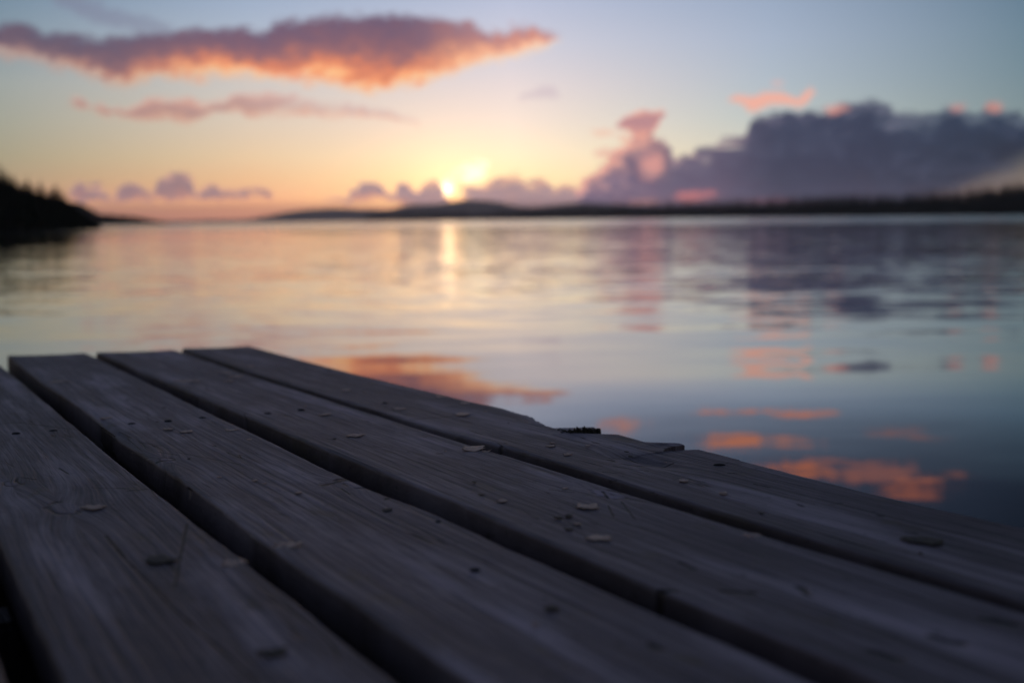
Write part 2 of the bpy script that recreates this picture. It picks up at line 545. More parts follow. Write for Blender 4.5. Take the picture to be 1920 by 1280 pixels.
# ------------------------------------------------------------------ deck frame of reference
d1 = np.array([-0.4132566, 0.91044981, -0.01732432])      # along the planks, away from the camera
d2 = np.array([0.91059298, 0.41304086, -0.01475354])      # across the planks
nn = np.cross(d2, d1)
nn /= np.linalg.norm(nn)
if nn[2] < 0:
    nn = -nn
d1 /= np.linalg.norm(d1)
d2 = np.cross(d1, nn)
d2 /= np.linalg.norm(d2)
U = DECK_H


def on_plane(px, py):
    d = ray(px, py)
    return CAM + d * (-DECK_H / (d @ nn))


ORG = on_plane(17, 665)
DECK_M = Matrix(((d2[0], d1[0], nn[0], ORG[0]), (d2[1], d1[1], nn[1], ORG[1]), (d2[2], d1[2], nn[2], ORG[2]), (0, 0, 0, 1)))


def deck_st(px, py):
    v = on_plane(px, py) - ORG
    return float(v @ d2), float(v @ d1)


# ------------------------------------------------------------------ wood
def wood_material(name, seed, tone=1.0, knots=(), knot_col=(0.15, 0.14, 0.17), marks=()):
    m, T, B = material(name)
    tcn = T.new('ShaderNodeTexCoord')
    p = tcn.outputs['Object']                 # plank space: x across, y along, z up (metres)
    p = T.vm('ADD', p, (seed * 1.37, seed * 0.71, 0))
    raw = tcn.outputs['Object']
    rx, ry, rz = T.sep(raw)
    # growth rings pushed aside by the knots
    wob = T.noise(T.vm('MULTIPLY', p, (4, 0.9, 4)), 1.0, 2, 0.5)
    u = T.add(rx, T.mul(T.sub(wob, 0.5), 0.022))
    kn = kb = None
    for (kx, ky, kr) in knots:
        dx = T.sub(rx, kx)
        dy = T.mul(T.sub(ry, ky), 0.42)
        r = T.m('SQRT', T.add(T.mul(dx, dx), T.mul(dy, dy)))
        g = T.m('EXPONENT', T.mul(T.mul(r, r), -1 / (1.7 * kr) ** 2))
        u = T.add(u, T.mul(T.mul(g, kr * .8), T.m('SIGN', dx)))
        rr = T.add(r, T.mul(T.sub(T.noise(T.vm('MULTIPLY', raw, (140, 60, 1)), 1.0, 3, .6), .5), kr * .5))
        body = T.smooth(rr, kr * .72, kr * .50)
        rim = T.mul(T.smooth(T.m('ABSOLUTE', T.sub(rr, kr * .66)), kr * .20, 0.0), T.smooth(T.noise(T.vm('MULTIPLY', raw, (60, 40, 1)), 1.0, 1, .5), .42, .58))
        kb = body if kb is None else T.m('MAXIMUM', kb, body)
        kn = rim if kn is None else T.m('MAXIMUM', kn, rim)
    q = T.xyz(u, T.mul(ry, 0.02), seed * 3.1)
    rings = T.noise(q, 200, 3, 0.60)                                   # ~4 mm ridges
    fine = T.noise(T.xyz(u, T.mul(ry, 0.035), seed), 620, 2, 0.6)     # ~1.5 mm fibres
    crack = T.noise(T.xyz(u, T.mul(ry, 0.045), seed + 9.0), 95, 1, 0.5)
    cr = T.smooth(T.m('ABSOLUTE', T.sub(crack, 0.5)), 0.012, 0.0)
    crm = T.smooth(T.noise(T.vm('MULTIPLY', p, (22, 4, 1)), 1.0, 2, 0.5), .58, .68)
    cr = T.mul(cr, crm)
    blot = T.noise(T.vm('MULTIPLY', p, (9, 4, 9)), 1.0, 4, 0.62)
    stain = T.smooth(T.noise(T.vm('MULTIPLY', p, (26, 10, 26)), 1.0, 4, 0.65), .58, .72)
    speck = T.smooth(T.noise(T.vm('MULTIPLY', p, (190, 90, 190)), 1.0, 2, 0.5), .66, .74)
    base = T.ramp(rings, [(.34, (0.020, 0.017, 0.018)), (.43, (0.085, 0.075, 0.080)), (.54, (0.165, 0.150, 0.160)), (.66, (0.30, 0.277, 0.297))])
    base = T.mix(T.rng(fine, .35, .68, 0, .40), base, (0.24, 0.222, 0.235))
    base = T.mix(T.rng(blot, .38, .62, 0, .72), base, (0.070, 0.060, 0.062))
    streak = T.noise(T.xyz(T.mul(u, 1.0), T.mul(ry, 0.10), seed + 20.0), 26, 4, 0.6)
    base = T.mix(T.rng(streak, .40, .66, 0, .55), base, (0.062, 0.055, 0.060))
    base = T.mix(T.rng(streak, .48, .30, 0, .65), base, (0.40, 0.375, 0.41))
    base = T.mix(T.mul(stain, .6), base, (0.085, 0.072, 0.042))
    base = T.mix(T.mul(speck, .6), base, (0.03, 0.027, 0.024))
    base = T.mix(T.mul(cr, .9), base, (0.012, 0.010, 0.010))
    mk = None
    mw_ = T.mul(T.sub(T.noise(T.vm('MULTIPLY', raw, (90, 50, 1)), 1.0, 3, .65), .5), 1.0)
    for (p0, p1, wd) in marks:
        (ax, ay), (bx, by) = deck_st(*p0), deck_st(*p1)
        L2 = max((bx - ax) ** 2 + (by - ay) ** 2, 1e-9)
        tt = T.m('MULTIPLY', T.add(T.mul(T.sub(rx, ax), (bx - ax) / L2), T.mul(T.sub(ry, ay), (by - ay) / L2)), 1.0, clamp=True)
        ex = T.sub(T.sub(rx, ax), T.mul(tt, bx - ax))
        ey = T.sub(T.sub(ry, ay), T.mul(tt, by - ay))
        dd = T.m('SQRT', T.add(T.mul(ex, ex), T.mul(T.mul(ey, ey), 0.35)))
        dd = T.add(dd, T.mul(mw_, wd * 3.2))
        q1 = T.smooth(dd, wd * 1.25, wd * .35)
        mk = q1 if mk is None else T.m('MAXIMUM', mk, q1)
    if knots:
        base = T.mix(T.mul(kb, .55), base, knot_col)
        base = T.mix(T.mul(kn, .65), base, (0.03, 0.026, 0.024))
    if mk is not None:
        base = T.mix(T.mul(mk, .92), base, (0.010, 0.009, 0.009))
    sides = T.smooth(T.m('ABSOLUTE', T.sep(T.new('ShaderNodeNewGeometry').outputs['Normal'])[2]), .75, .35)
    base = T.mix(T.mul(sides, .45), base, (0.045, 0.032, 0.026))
    base = T.mix(1.0, base, (tone * 2.10, tone * 1.74, tone * 1.80), 'MULTIPLY')
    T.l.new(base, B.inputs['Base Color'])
    hgt = T.add(T.mul(rings, 1.0), T.mul(fine, 0.35))
    hgt = T.sub(hgt, T.mul(cr, 2.2))
    hgt = T.add(hgt, T.mul(T.noise(T.vm('MULTIPLY', p, (60, 25, 60)), 1.0, 3, 0.6), 0.5))
    if knots:
        hgt = T.sub(hgt, T.mul(kn, 1.0))
    if mk is not None:
        hgt = T.sub(hgt, T.mul(mk, 1.8))
    bump = T.new('ShaderNodeBump')
    bump.inputs['Strength'].default_value = 0.85
    bump.inputs['Distance'].default_value = 0.0030
    T.l.new(hgt, bump.inputs['Height'])
    T.l.new(bump.outputs[0], B.inputs['Normal'])
    B.inputs['Roughness'].default_value = 0.58
    B.inputs['Specular IOR Level'].default_value = 0.32
    return m


dock = bpy.data.objects.new("wooden_dock", None)
COL.objects.link(dock)
dock.matrix_world = DECK_M
tag(dock, "weathered grey wooden dock of wide planks jutting over the lake", "dock")

NEAR = -4.3                                   # plank start behind the camera (m along d1)
THICK = 0.036


def hsh(a, b):
    v = math.sin(a * 127.1 + b * 311.7) * 43758.5453
    return v - math.floor(v)


def vnoise(t, seed):
    i = math.floor(t)
    f = t - i
    f = f * f * (3 - 2 * f)
    return (hsh(i, seed) * (1 - f) + hsh(i + 1, seed) * f) - .5


def fbm(t, seed, o=4):
    return sum(vnoise(t * 2 ** k, seed + k) / 2 ** k for k in range(o))


def curve_from(pts, t):
    return float(np.interp(t, [p[0] for p in pts], [p[1] for p in pts]))


def make_plank(s0, s1, t1, seed, mat, left_pts=None, right_pts=None, right_fn=None, top_fn=None, label=None, end_skew=0.0):
    """s0/s1 nominal edges (m), t1 far end; *_pts give traced edge wander [(t, s)]"""
    ts = []
    t = NEAR
    while t < t1:
        ts.append(t)
        t += 0.05 if t < -2.3 else (0.0022 if right_fn and -1.95 < t < -1.0 else 0.010)
    ts.append(t1)
    nac = 34
    prof = []                                   # (u 0..1 across, z) closed section: top left -> top right -> bottom
    R = 0.0032
    top_u = np.linspace(0, 1, nac)
    verts, faces = [], []
    ring = None
    for it, t in enumerate(ts):
        l = (curve_from(left_pts, t) if left_pts else s0) + 0.0009 * fbm(t * 16, seed) + 0.0005 * fbm(t * 90, seed + 5, 2)
        r = (curve_from(right_pts, t) if right_pts else s1) + 0.0009 * fbm(t * 15, seed + 31) + 0.0005 * fbm(t * 85, seed + 37, 2)
        if right_fn:
            r -= right_fn(t)
        endd = t1 - t
        er = 0.007
        drop = 0.0 if endd > er else (er - math.sqrt(max(er * er - (er - endd) ** 2, 0)))
        R_l = R * (1 + .5 * fbm(t * 7, seed + 50, 2))
        R_r = R * (1 + .5 * fbm(t * 7, seed + 60, 2)) * (.3 if right_fn and -1.57 < t < -1.15 else 1.0)
        sec = []
        # left side bottom to top
        sec.append((l + .002, -THICK))
        sec.append((l, -THICK * .6))
        for a in (0, 22, 45, 68, 90):
            ar = math.radians(a)
            sec.append((l + R_l * (1 - math.cos(ar)), -R_l * (1 - math.sin(ar)) + (top_fn(l + R_l, t) if top_fn else 0)))
        for uu in top_u[1:-1]:
            x = l + R_l + (r - R_r - l - R_l) * uu
            cup = -0.0011 * (1 - (2 * uu - 1) ** 2)
            z = cup + 0.0006 * fbm(x * 60, seed + 70, 2) * fbm(t * 3 + x * 9, seed + 80, 2) * 2
            if top_fn:
                z += top_fn(x, t)
            sec.append((x, z))
        for a in (90, 68, 45, 22, 0):
            ar = math.radians(a)
            sec.append((r - R_r * (1 - math.cos(ar)), -R_r * (1 - math.sin(ar)) + (top_fn(r - R_r, t) if top_fn else 0)))
        sec.append((r, -THICK * .6))
        sec.append((r - .002, -THICK))
        n = len(sec)
        tt = t
        for (x, z) in sec:
            jag = 0.0
            if it == len(ts) - 1:
                jag = 0.0015 * fbm(x * 180, seed + 90, 3)
            verts.append((x, tt + jag + end_skew * (x - s0) * (1 if it > len(ts) - 40 else 0) * max(0, 1 - (t1 - t) / .3), z - drop * (1 if z > -THICK * .5 else 0)))
        if ring is not None:
            for k in range(n):
                a, b = ring + k, ring + (k + 1) % n
                c, d = len(verts) - n + (k + 1) % n, len(verts) - n + k
                faces.append((a, b, c, d))
        ring = len(verts) - n
    n = len(sec)
    faces.append(tuple(range(ring, ring + n)))
    faces.append(tuple(range(n - 1, -1, -1)))
    o = mesh_obj("plank", verts, faces, mat, dock, smooth=True)
    me = o.data
    if label:
        o['label'] = label
    return o


def trace(pts):
    q = [deck_st(*p) for p in pts]
    q = sorted([(t, s) for s, t in q])
    q = [(-6.0, q[0][1])] + q + [(1.0, q[-1][1])]
    return q


# edges measured from the picture (deck plane coordinates)
A_r = trace([(20, 699), (150, 806), (287, 917), (480, 1066), (750, 1280)])
B_l = trace([(17, 668), (75, 715), (162, 770), (225, 817), (300, 872), (425, 960), (480, 1008), (600, 1088), (720, 1168), (880, 1276)])
B_r = trace([(176, 668), (335, 745), (480, 814), (695, 917), (811, 960), (960, 1028), (1167, 1120), (1440, 1237)])
C_l = trace([(190, 664), (480, 787), (555, 820), (687, 872), (855, 940), (960, 987), (1210, 1095), (1440, 1187)])
C_r = trace([(335, 658), (480, 707), (855, 825), (960, 856), (1185, 927), (1440, 1004), (1920, 1147)])
D_l = trace([(340, 652), (480, 700), (755, 784), (855, 815), (960, 840), (1440, 986), (1920, 1125)])
D_r = trace([(470, 649), (640, 694), (800, 732), (880, 752), (930, 762), (960, 769), (997, 774), (1022, 786), (1042, 798), (1062, 811), (1108, 806), (1120, 800),
             (1160, 814), (1210, 828), (1247, 832), (1277, 833), (1306, 841), (1335, 848), (1385, 861), (1440, 875), (1560, 905), (1700, 940), (1920, 989)])
A_l = trace([(0, 1017), (120, 1280)])

# damage on the outer edge of plank D: a torn hollow and a broken-out notch
tn = {k: deck_st(*p)[1] for k, p in dict(a=(935, 768), b=(1000, 785), c=(1055, 812), d=(1118, 800), e=(1275, 842), f=(1283, 853), g=(1310, 846), h=(1360, 862)).items()}


def notch(t):
    v = 0.0
    # frayed fibres along the torn hollow
    if tn['d'] - .03 < t < tn['a']:
        v += 0.0045 * abs(fbm(t * 170, 3, 3)) + .002 * (hsh(math.floor(t * 420), 2) > .6)
    # broken notch: steep on the far side, sloping on the near side
    v += np.interp(t, [-1.5005, -1.4985, -1.490, -1.4785, -1.4765], [0.0, .032, .029, .017, 0.0])
    return float(v)


s_edge = lambda t: curve_from(D_r, t)


def d_top(x, t):
    z = 0.0
    e = s_edge(t) - notch(t) - x
    # torn hollow sinks towards the edge
    if tn['d'] < t < tn['a']:
        w = math.sin(math.pi * (t - tn['d']) / (tn['a'] - tn['d']))
        z -= 0.005 * w * math.exp(-(e / .012) ** 2)
    # shallow gouge leading into the notch
    gx, gt = deck_st(1225, 862)
    z -= 0.0028 * math.exp(-((x - gx) / .009) ** 2 - ((t - gt) / .045) ** 2)
    z += 0.0014 * math.exp(-(e / .012) ** 2 - ((t + 1.463) / .015) ** 2)
    # broad dished wear
    gx, gt = deck_st(1180, 855)
    z -= 0.002 * math.exp(-((x - gx) / .022) ** 2 - ((t - gt) / .05) ** 2)
    return z


def b_top(x, t):
    z = 0.0
    e = x - curve_from(B_l, t)
    tb = deck_st(230, 810)[1]
    z -= 0.006 * math.exp(-(e / .006) ** 2 - ((t - tb) / .16) ** 2)
    return z


def kn(px, py, r):
    s, t = deck_st(px, py)
    return (s, t, r)


tip = 0.0
# knots, splits and nail stains are traced on each plank
m_w = {
    'Z': wood_material("weathered_wood", 4, .9),
    'A': wood_material("weathered_wood", 1, .98, [kn(120, 950, .016), kn(20, 905, .008)], marks=[
        ((350, 982), (327, 1095), .0008), ((198, 1002), (230, 1040), .0013), ((230, 1040), (330, 1142), .0007), ((330, 1142), (480, 1272), .0009), ((0, 792), (35, 790), .0009),
        ((35, 790), (148, 806), .0011), ((240, 919), (288, 916), .0009), ((172, 912), (240, 915), .0007), ((110, 875), (128, 886), .0008), ((40, 893), (66, 896), .0009)]),
    'B': wood_material("weathered_wood", 2, 1.15, [kn(315, 862, .010), kn(668, 908, .012)], marks=[
        ((262, 829), (302, 834), .0010), ((298, 864), (324, 862), .0019), ((296, 846), (330, 851), .0008), ((606, 909), (652, 899), .0018), ((628, 900), (662, 895), .0026), ((600, 905), (625, 906), .0009),
        ((640, 915), (655, 925), .0009), ((330, 846), (450, 868), .0006), ((150, 765), (215, 808), .0009), ((722, 936), (727, 934), .0010), ((1225, 1208), (1232, 1212), .003)]),
    'C': wood_material("weathered_wood", 3, 1.05, [kn(1140, 925, .013)], (0.25, 0.24, 0.31), marks=[
        ((1030, 915), (1075, 921), .0008), ((1130, 921), (1140, 932), .0009), ((1146, 926), (1150, 927), .0012), ((480, 742), (530, 744), .0008), ((520, 776), (548, 779), .0011), ((1165, 938), (1190, 970), .0006),
        ((1140, 945), (1150, 965), .0006), ((820, 848), (828, 848), .0012), ((1238, 1106), (1262, 1108), .0020), ((1275, 1052), (1300, 1064), .0014), ((1362, 1107), (1405, 1108), .0028), ((1752, 1190), (1792, 1200), .0036),
        ((1645, 1222), (1684, 1232), .0038), ((1850, 1158), (1900, 1168), .0030), ((700, 835), (722, 836), .0007), ((613, 821), (620, 822), .0009), ((1500, 1096), (1515, 1112), .0020)]),
    'D': wood_material("weathered_wood", 5, .95, [kn(1010, 792, .008), kn(1180, 862, .016)], marks=[
        ((1140, 858), (1152, 861), .0009), ((1236, 868), (1262, 864), .0009), ((1090, 862), (1128, 872), .0008), ((1150, 872), (1215, 880), .0007), ((1130, 884), (1156, 886), .0008), ((968, 786), (1040, 804), .0010), ((545, 707), (642, 700), .0009), ((612, 694), (630, 693), .0016),
        ((770, 786), (850, 779), .0012), ((715, 755), (730, 756), .0013), ((834, 761), (860, 760), .0010), ((880, 805), (902, 813), .0008), ((946, 830), (950, 831), .0012), ((1365, 885), (1375, 885), .0010), ((1415, 905), (1440, 911), .0009),
        ((1495, 942), (1505, 946), .0012), ((1648, 964), (1654, 965), .0014), ((1570, 941), (1578, 941), .0009), ((1700, 994), (1716, 996), .0010)]),
}
t_end = {'B': deck_st(90, 663)[1], 'C': deck_st(260, 657)[1], 'D': deck_st(410, 650)[1]}
pw, pg = 0.70 * U, 0.147 * U
aL = -0.877 * U
plank = {}
plank['D'] = make_plank(0, 0, t_end['D'], 11, m_w['D'], D_l, D_r, notch, d_top, "outermost dock plank with a torn hollow and a broken notch in its outer edge")
plank['C'] = make_plank(0, 0, t_end['C'], 12, m_w['C'], C_l, C_r, None, None, "second plank from the water's edge with a pale round knot")
plank['B'] = make_plank(0, 0, t_end['B'], 13, m_w['B'], B_l, B_r, None, b_top, "third plank from the water's edge with a worn rounded left edge")
plank['A'] = make_plank(0, 0, deck_st(-40, 668)[1], 14, m_w['A'], A_l, A_r, None, None, "fourth plank from the water's edge, crossed by a dark scratch")
x1 = -0.994 * U
mz = m_w['Z']
for i in range(10):
    plank['Z%d' % i] = make_plank(x1 - pw, x1, -.02 - .02 * i, 15 + i, mz, None, None)
    x1 -= pw + pg

# torn fibres standing up along the hollow in the outer edge
def splinters():
    vs, fs = [], []
    r_ = random.Random(3)
    for k in range(34):
        u = k / 33
        px = 1046 + 73 * u + r_.uniform(-2, 2)
        base = np.interp(px, [1045, 1062, 1108, 1122], [802, 812, 807, 801])
        s, t = deck_st(px, base)
        hgt = (.0005 + .0052 * math.sin(math.pi * min(max(u, .02), .98)) ** .8) * r_.choice((.35, .6, .8, 1.0, 1.15))
        w = r_.uniform(.0012, .0030)
        out = -.003 + r_.uniform(0, .006)
        b = len(vs)
        ln = r_.uniform(.004, .010)
        lean = r_.uniform(-.004, .004)
        for dz, q in ((-.010, 1.0), (hgt * .6 - .002, .9), (hgt - .0015, .25)):
            for (a, c) in ((-w, 0), (w, 0), (w, ln), (-w, ln)):
                vs.append((s + out + c * q * .5 + lean * (dz > 0), t + a * q + c * .3, dz + (.0006 if c else 0) * q))
        for j in (0, 1):
            for i in range(4):
                fs.append((b + 4 * j + i, b + 4 * j + (i + 1) % 4, b + 4 * j + 4 + (i + 1) % 4, b + 4 * j + 4 + i))
        fs.append((b + 8, b + 9, b + 10, b + 11))
    return vs, fs


sv, sf = splinters()
ms, T, B = material("torn_fibres")
T.l.new(T.ramp(T.noise(T.new('ShaderNodeTexCoord').outputs['Object'], 900, 2), [(.35, (0.014, 0.011, 0.008)), (.7, (0.11, 0.085, 0.055))]), B.inputs['Base Color'])
B.inputs['Roughness'].default_value = 0.9
sp = mesh_obj("splintered_fibres", sv, sf, ms, plank['D'])

# joists and posts under the planks
mj = wood_material("dark_beam_wood", 8, .55)  # plank wood in a darker tone


def box(name, cx, cy, cz, sx, sy, sz, mat, parent, rot=0.0, bev=.004):
    import bmesh
    bm = bmesh.new()
    bmesh.ops.create_cube(bm, size=1)
    for v in bm.verts:
        v.co = Vector((v.co.x * sx, v.co.y * sy, v.co.z * sz))
    bmesh.ops.bevel(bm, geom=list(bm.edges), offset=bev, segments=2, affect='EDGES')
    me = bpy.data.meshes.new(name)
    bm.to_mesh(me)
    bm.free()
    me.materials.append(mat)
    o = bpy.data.objects.new(name, me)
    COL.objects.link(o)
    o.parent = parent
    o.location = (cx, cy, cz)
    o.rotation_euler = (0, 0, rot)
    return o


midx = (x1 + 2.42 * U) / 2
span = 2.42 * U - x1 - 0.06
for t in (-0.40, -1.02, -1.69, -2.45, -3.2, -4.0):
    box("joist", midx - .01, t, -THICK - .0525, span, .045, .10, mj, dock, rot=.03)
box("beam", midx, -1.07, -THICK - .1045 - .13, span - .25, .05, .25, mj, dock, rot=.03)  # deep cross beam, added to block bright water showing through the plank gap
for sx in (x1 + .12, 2.42 * U - .16):
    box("beam", sx, (NEAR - .2) / 2, -THICK - .1095 - .06, .05, -NEAR - .35, .12, mj, dock)
    for t in (-0.55, -2.1, -3.7):
        box("post", sx + (.058 if sx < 0 else -.058), t, -.36 - THICK - .06, .062, .09, .80, mj, dock, bev=.006)

# nails and holes
mn, T, B = material("rusty_iron")
B.inputs['Base Color'].default_value = (0.012, 0.009, 0.008, 1)
B.inputs['Roughness'].default_value = 0.8
T.l.new(T.ramp(T.noise(T.new('ShaderNodeTexCoord').outputs['Object'], 600, 2), [(.4, (0.008, 0.007, 0.007)), (.65, (0.035, 0.018, 0.011))]), B.inputs['Base Color'])


def nail(pk, px, py, r=.0040):
    s, t = deck_st(px, py)
    vs, fs = [], []
    n = 14
    prof = [(1.0, -.003), (1.0, .0001), (.8, .0007), (.35, .0010), (0.0, .0011)]
    for (q, z) in prof[:-1]:
        for k in range(n):
            a = 2 * math.pi * k / n
            vs.append((r * q * math.cos(a), r * q * math.sin(a), z - .0006))
    vs.append((0, 0, .0004))
    for j in range(len(prof) - 2):
        for k in range(n):
            fs.append((j * n + k, j * n + (k + 1) % n, (j + 1) * n + (k + 1) % n, (j + 1) * n + k))
    for k in range(n):
        fs.append(((len(prof) - 2) * n + k, (len(prof) - 2) * n + (k + 1) % n, len(vs) - 1))
    o = mesh_obj("nail", vs, fs, mn, plank[pk], smooth=True)
    o.location = (s, t, 0)
    return o


for a in [('A', 100, 806), ('A', 30, 811), ('B', 247, 793), ('B', 315, 788), ('B', 380, 782), ('C', 502, 774), ('C', 565, 767),
          ('D', 617, 693), ('D', 722, 755, .0030), ('D', 1349, 870, .0050), ('B', 891, 1066, .003), ('B', 822, 977, .0025)]:
    nail(*a)

# ------------------------------------------------------------------ flakes of bark and leaf lying on the planks
mf, T, B = material("dry_bark_sunset_pink")
tcn = T.new('ShaderNodeTexCoord')
oi = T.new('ShaderNodeObjectInfo')
c = T.ramp(T.noise(T.vm('ADD', tcn.outputs['Object'], T.xyz(T.mul(oi.outputs['Random'], 9.0), 0.0, 0.0)), 260, 3), [(.3, (0.42, 0.21, 0.14)), (.5, (0.72, 0.44, 0.33)), (.72, (0.88, 0.62, 0.50))])  # pink warmth of the sunset light is put into the bark colour
c = T.mix(T.mul(oi.outputs['Random'], .3), c, (0.23, 0.16, 0.10))
T.l.new(c, B.inputs['Base Color'])
B.inputs['Roughness'].default_value = 0.5
mfd, T, B = material("dark_bark")
T.l.new(T.ramp(T.noise(T.new('ShaderNodeTexCoord').outputs['Object'], 300, 3), [(.3, (0.05, 0.035, 0.025)), (.7, (0.14, 0.10, 0.065))]), B.inputs['Base Color'])
B.inputs['Roughness'].default_value = 0.7


def flake(px, py, wpx, asp, label, curl=.25, dark=False, rot=None, grp=None, name="bark_flake", cat="bark flake"):
    s, t = deck_st(px, py)
    P3 = on_plane(px, py)
    dd = np.linalg.norm(P3 - CAM)
    w = wpx / F * dd                            # real width from its distance
    a, b = w / 2, w / 2 * asp * 1.35
    seed = px * .37 + py * .11
    nr, na = 4, 18
    top, bot = [], []
    lift = curl * w * (.14 if curl > .75 else .045)
    for j in range(nr + 1):
        q = j / nr
        for k in range(na if j else 1):
            th = 2 * math.pi * k / na
            rr = 1 + .55 * vnoise(k * .8, seed) + .40 * vnoise(k * 2.3, seed + 4) + (.18 if k % 5 == int(seed) % 5 else 0)
            x, y = a * q * rr * math.cos(th), b * q * rr * math.sin(th)
            z = .00085 + lift * (x / a) ** 2 * (.6 + .8 * vnoise(k * .5, seed + 8)) + .0006 * vnoise(x * 900 + y * 700, seed)
            top.append((x, y, z))
    th0 = 0.00022
    bot = [(x, y, z - th0) for x, y, z in top]
    vs = top + bot
    fs = []
    N = len(top)
    idx = lambda j, k: 0 if j == 0 else 1 + (j - 1) * na + k % na
    for k in range(na):
        fs.append((0, idx(1, k), idx(1, k + 1)))
        fs.append((N, N + idx(1, k + 1), N + idx(1, k)))
        for j in range(1, nr):
            fs.append((idx(j, k), idx(j + 1, k), idx(j + 1, k + 1), idx(j, k + 1)))
            fs.append((N + idx(j, k), N + idx(j, k + 1), N + idx(j + 1, k + 1), N + idx(j + 1, k)))
        fs.append((idx(nr, k), N + idx(nr, k), N + idx(nr, k + 1), idx(nr, k + 1)))
    o = mesh_obj(name, vs, fs, mfd if dark else mf, None, smooth=True)
    zr = random.uniform(-.35, .35) if rot is None else rot
    # local x of the flake runs across the view: picture-right within the deck plane
    M = DECK_M @ Matrix.Translation((s, t, -0.0009)) @ Matrix.Rotation(-0.42 + zr * .4, 4, 'Z')
    o.matrix_world = M
    tag(o, label, cat, grp)
    return o


G = "bark flakes scattered on the dock planks"
named = [
    (868, 776, 24, 1.6, "round pinkish flake on the outermost plank, nearer the camera of a close pair", .2, False),
    (874, 755, 20, 1.5, "round pinkish flake at the outermost plank's rim, farther of a close pair", .2, False),
    (825, 743, 16, 1.6, "small flake beside a dark spot on the outermost plank's rim", .2, False),
    (648, 731, 18, 1.6, "dim pink flake alone on the far half of the outermost plank", .2, False),
    (748, 766, 22, 1.2, "broken streaky flake in the middle of the outermost plank", .5, False),
    (668, 815, 28, 1.2, "pinkish flake with a dark tail on the second plank from the water", .4, False),
    (611, 776, 18, 1.5, "pale oval flake beside two nails on the second plank from the water", .2, False),
    (888, 841, 38, 1.3, "brightest curled flake, lying beside the gap under the outermost plank", .9, False),
    (941, 938, 18, 1.3, "small tan flake in the middle of the second plank from the water", .3, False),
    (1102, 948, 36, 1.3, "pale leaf-shaped flake just below the round knot", .2, False),
    (1125, 1007, 46, .9, "long pinkish flake beside the lower left edge of the second plank from the water", .5, False),
    (1032, 835, 15, 1.4, "small pale oval flake just below the torn hollow", .1, False),
    (1064, 851, 15, 1.4, "small pale flake right of the one below the torn hollow", .1, False),
    (1282, 900, 15, 1.4, "small pale oval flake below the broken notch", .1, False),
    (1357, 924, 14, 1.4, "small pink flake below the large dark hole of the outermost plank", .3, False),
    (1413, 1003, 30, 1.0, "brown flake at the rim of the second plank beside the gap", .4, False),
    (175, 950, 36, 1.0, "curled tan flake on the knot of the fourth plank from the water", .6, False),
    (304, 1048, 52, 1.0, "thick brown flake on the fourth plank, beside the long scratch", .5, True),
    (438, 1053, 50, .9, "bright brown flake on the right rim of the fourth plank", .6, False),
    (538, 1022, 48, .8, "long thin upturned flake on the third plank near its left rim", .8, False),
    (512, 1222, 52, .8, "dark curled flake at the bottom on the fourth plank", .8, True),
    (348, 808, 20, 1.3, "pale oval flake on the third plank, just below its row of nails", .1, False),
    (316, 804, 16, 1.2, "twisted flake left of the pale oval one on the third plank", .8, False),
    (434, 806, 22, .8, "narrow crinkled flake near the right rim of the third plank", .9, False),
    (200, 783, 18, 1.2, "pink flake left of the nails on the third plank", .2, False),
    (112, 715, 30, .9, "straw-coloured flake on the far left of the third plank", .2, False),
    (350, 714, 44, .7, "long straw-coloured flake at the left rim of the second plank, far end", .3, False),
    (425, 698, 26, .9, "pinkish flake, farthest of the strewn row on the second plank", .4, False),
    (440, 705, 26, .9, "pinkish flake in the middle of the strewn row on the second plank", .4, False),
    (430, 714, 20, .9, "pinkish flake, nearest of the strewn row on the second plank", .4, False),
    (470, 686, 16, 1.2, "pinkish flake at the far end of the outermost plank", .3, False),
    (1035, 1139, 26, 1.1, "rusty brown flake on the lower part of the third plank", .4, True),
    (1047, 969, 14, 1.3, "small brown flake, left one of two close together", .3, True),
    (1066, 966, 14, 1.3, "small brown flake, right one of two close together", .3, True),
    (1067, 991, 16, 1.1, "small brown flake above the long pinkish one", .3, True),
    (1060, 914, 10, 1.2, "tiny pink speck of bark up against the gap", .3, False),
    (1727, 1012, 66, .8, "large dull leaf scrap lying on the near part of the outermost plank", .4, True),
    (467, 823, 10, 1.3, "tiny pale flake on the right rim of the third plank", .2, False),
    (911, 846, 16, .8, "thin curled scrap touching the brightest flake", 1.2, False),
    (560, 922, 12, 1.3, "tiny pale flake on the third plank before the torn knot", .2, False),
    (726, 955, 18, 1.3, "tan flake on the third plank near the middle of its right rim", .2, True),
]
for f_ in named:
    flake(*f_[:4], f_[4], f_[5], f_[6], grp=G)
# tiny crumbs nothing tells apart
for i in range(46):
    pk = random.choice(['B', 'C', 'D'])
    e0, e1 = {'B': (B_l, B_r), 'C': (C_l, C_r), 'D': (D_l, D_r)}[pk]
    t = random.uniform(-2.0, -.5)
    s = random.uniform(curve_from(e0, t) + .012, curve_from(e1, t) - .025)
    w = ORG + d2 * s + d1 * t - CAM
    px, py = 960 + F * (w @ rt) / (w @ fw), 640 - F * (w @ up) / (w @ fw)
    if not (0 < px < 1900 and 640 < py < 1270):
        continue
    dd = np.linalg.norm(w)
    lab = {'B': "crumb-sized bark speck on the third plank from the water", 'C': "crumb-sized bark speck on the second plank from the water",
           'D': "crumb-sized bark speck on the outermost plank"}[pk]
    flake(px, py, random.uniform(.0020, .0042) * F / dd, 1.2, lab, .2, random.random() < .35,
          grp={'B': "bark specks on the third plank", 'C': "bark specks on the second plank", 'D': "bark specks on the outermost plank"}[pk], name="bark_speck", cat="bark speck")

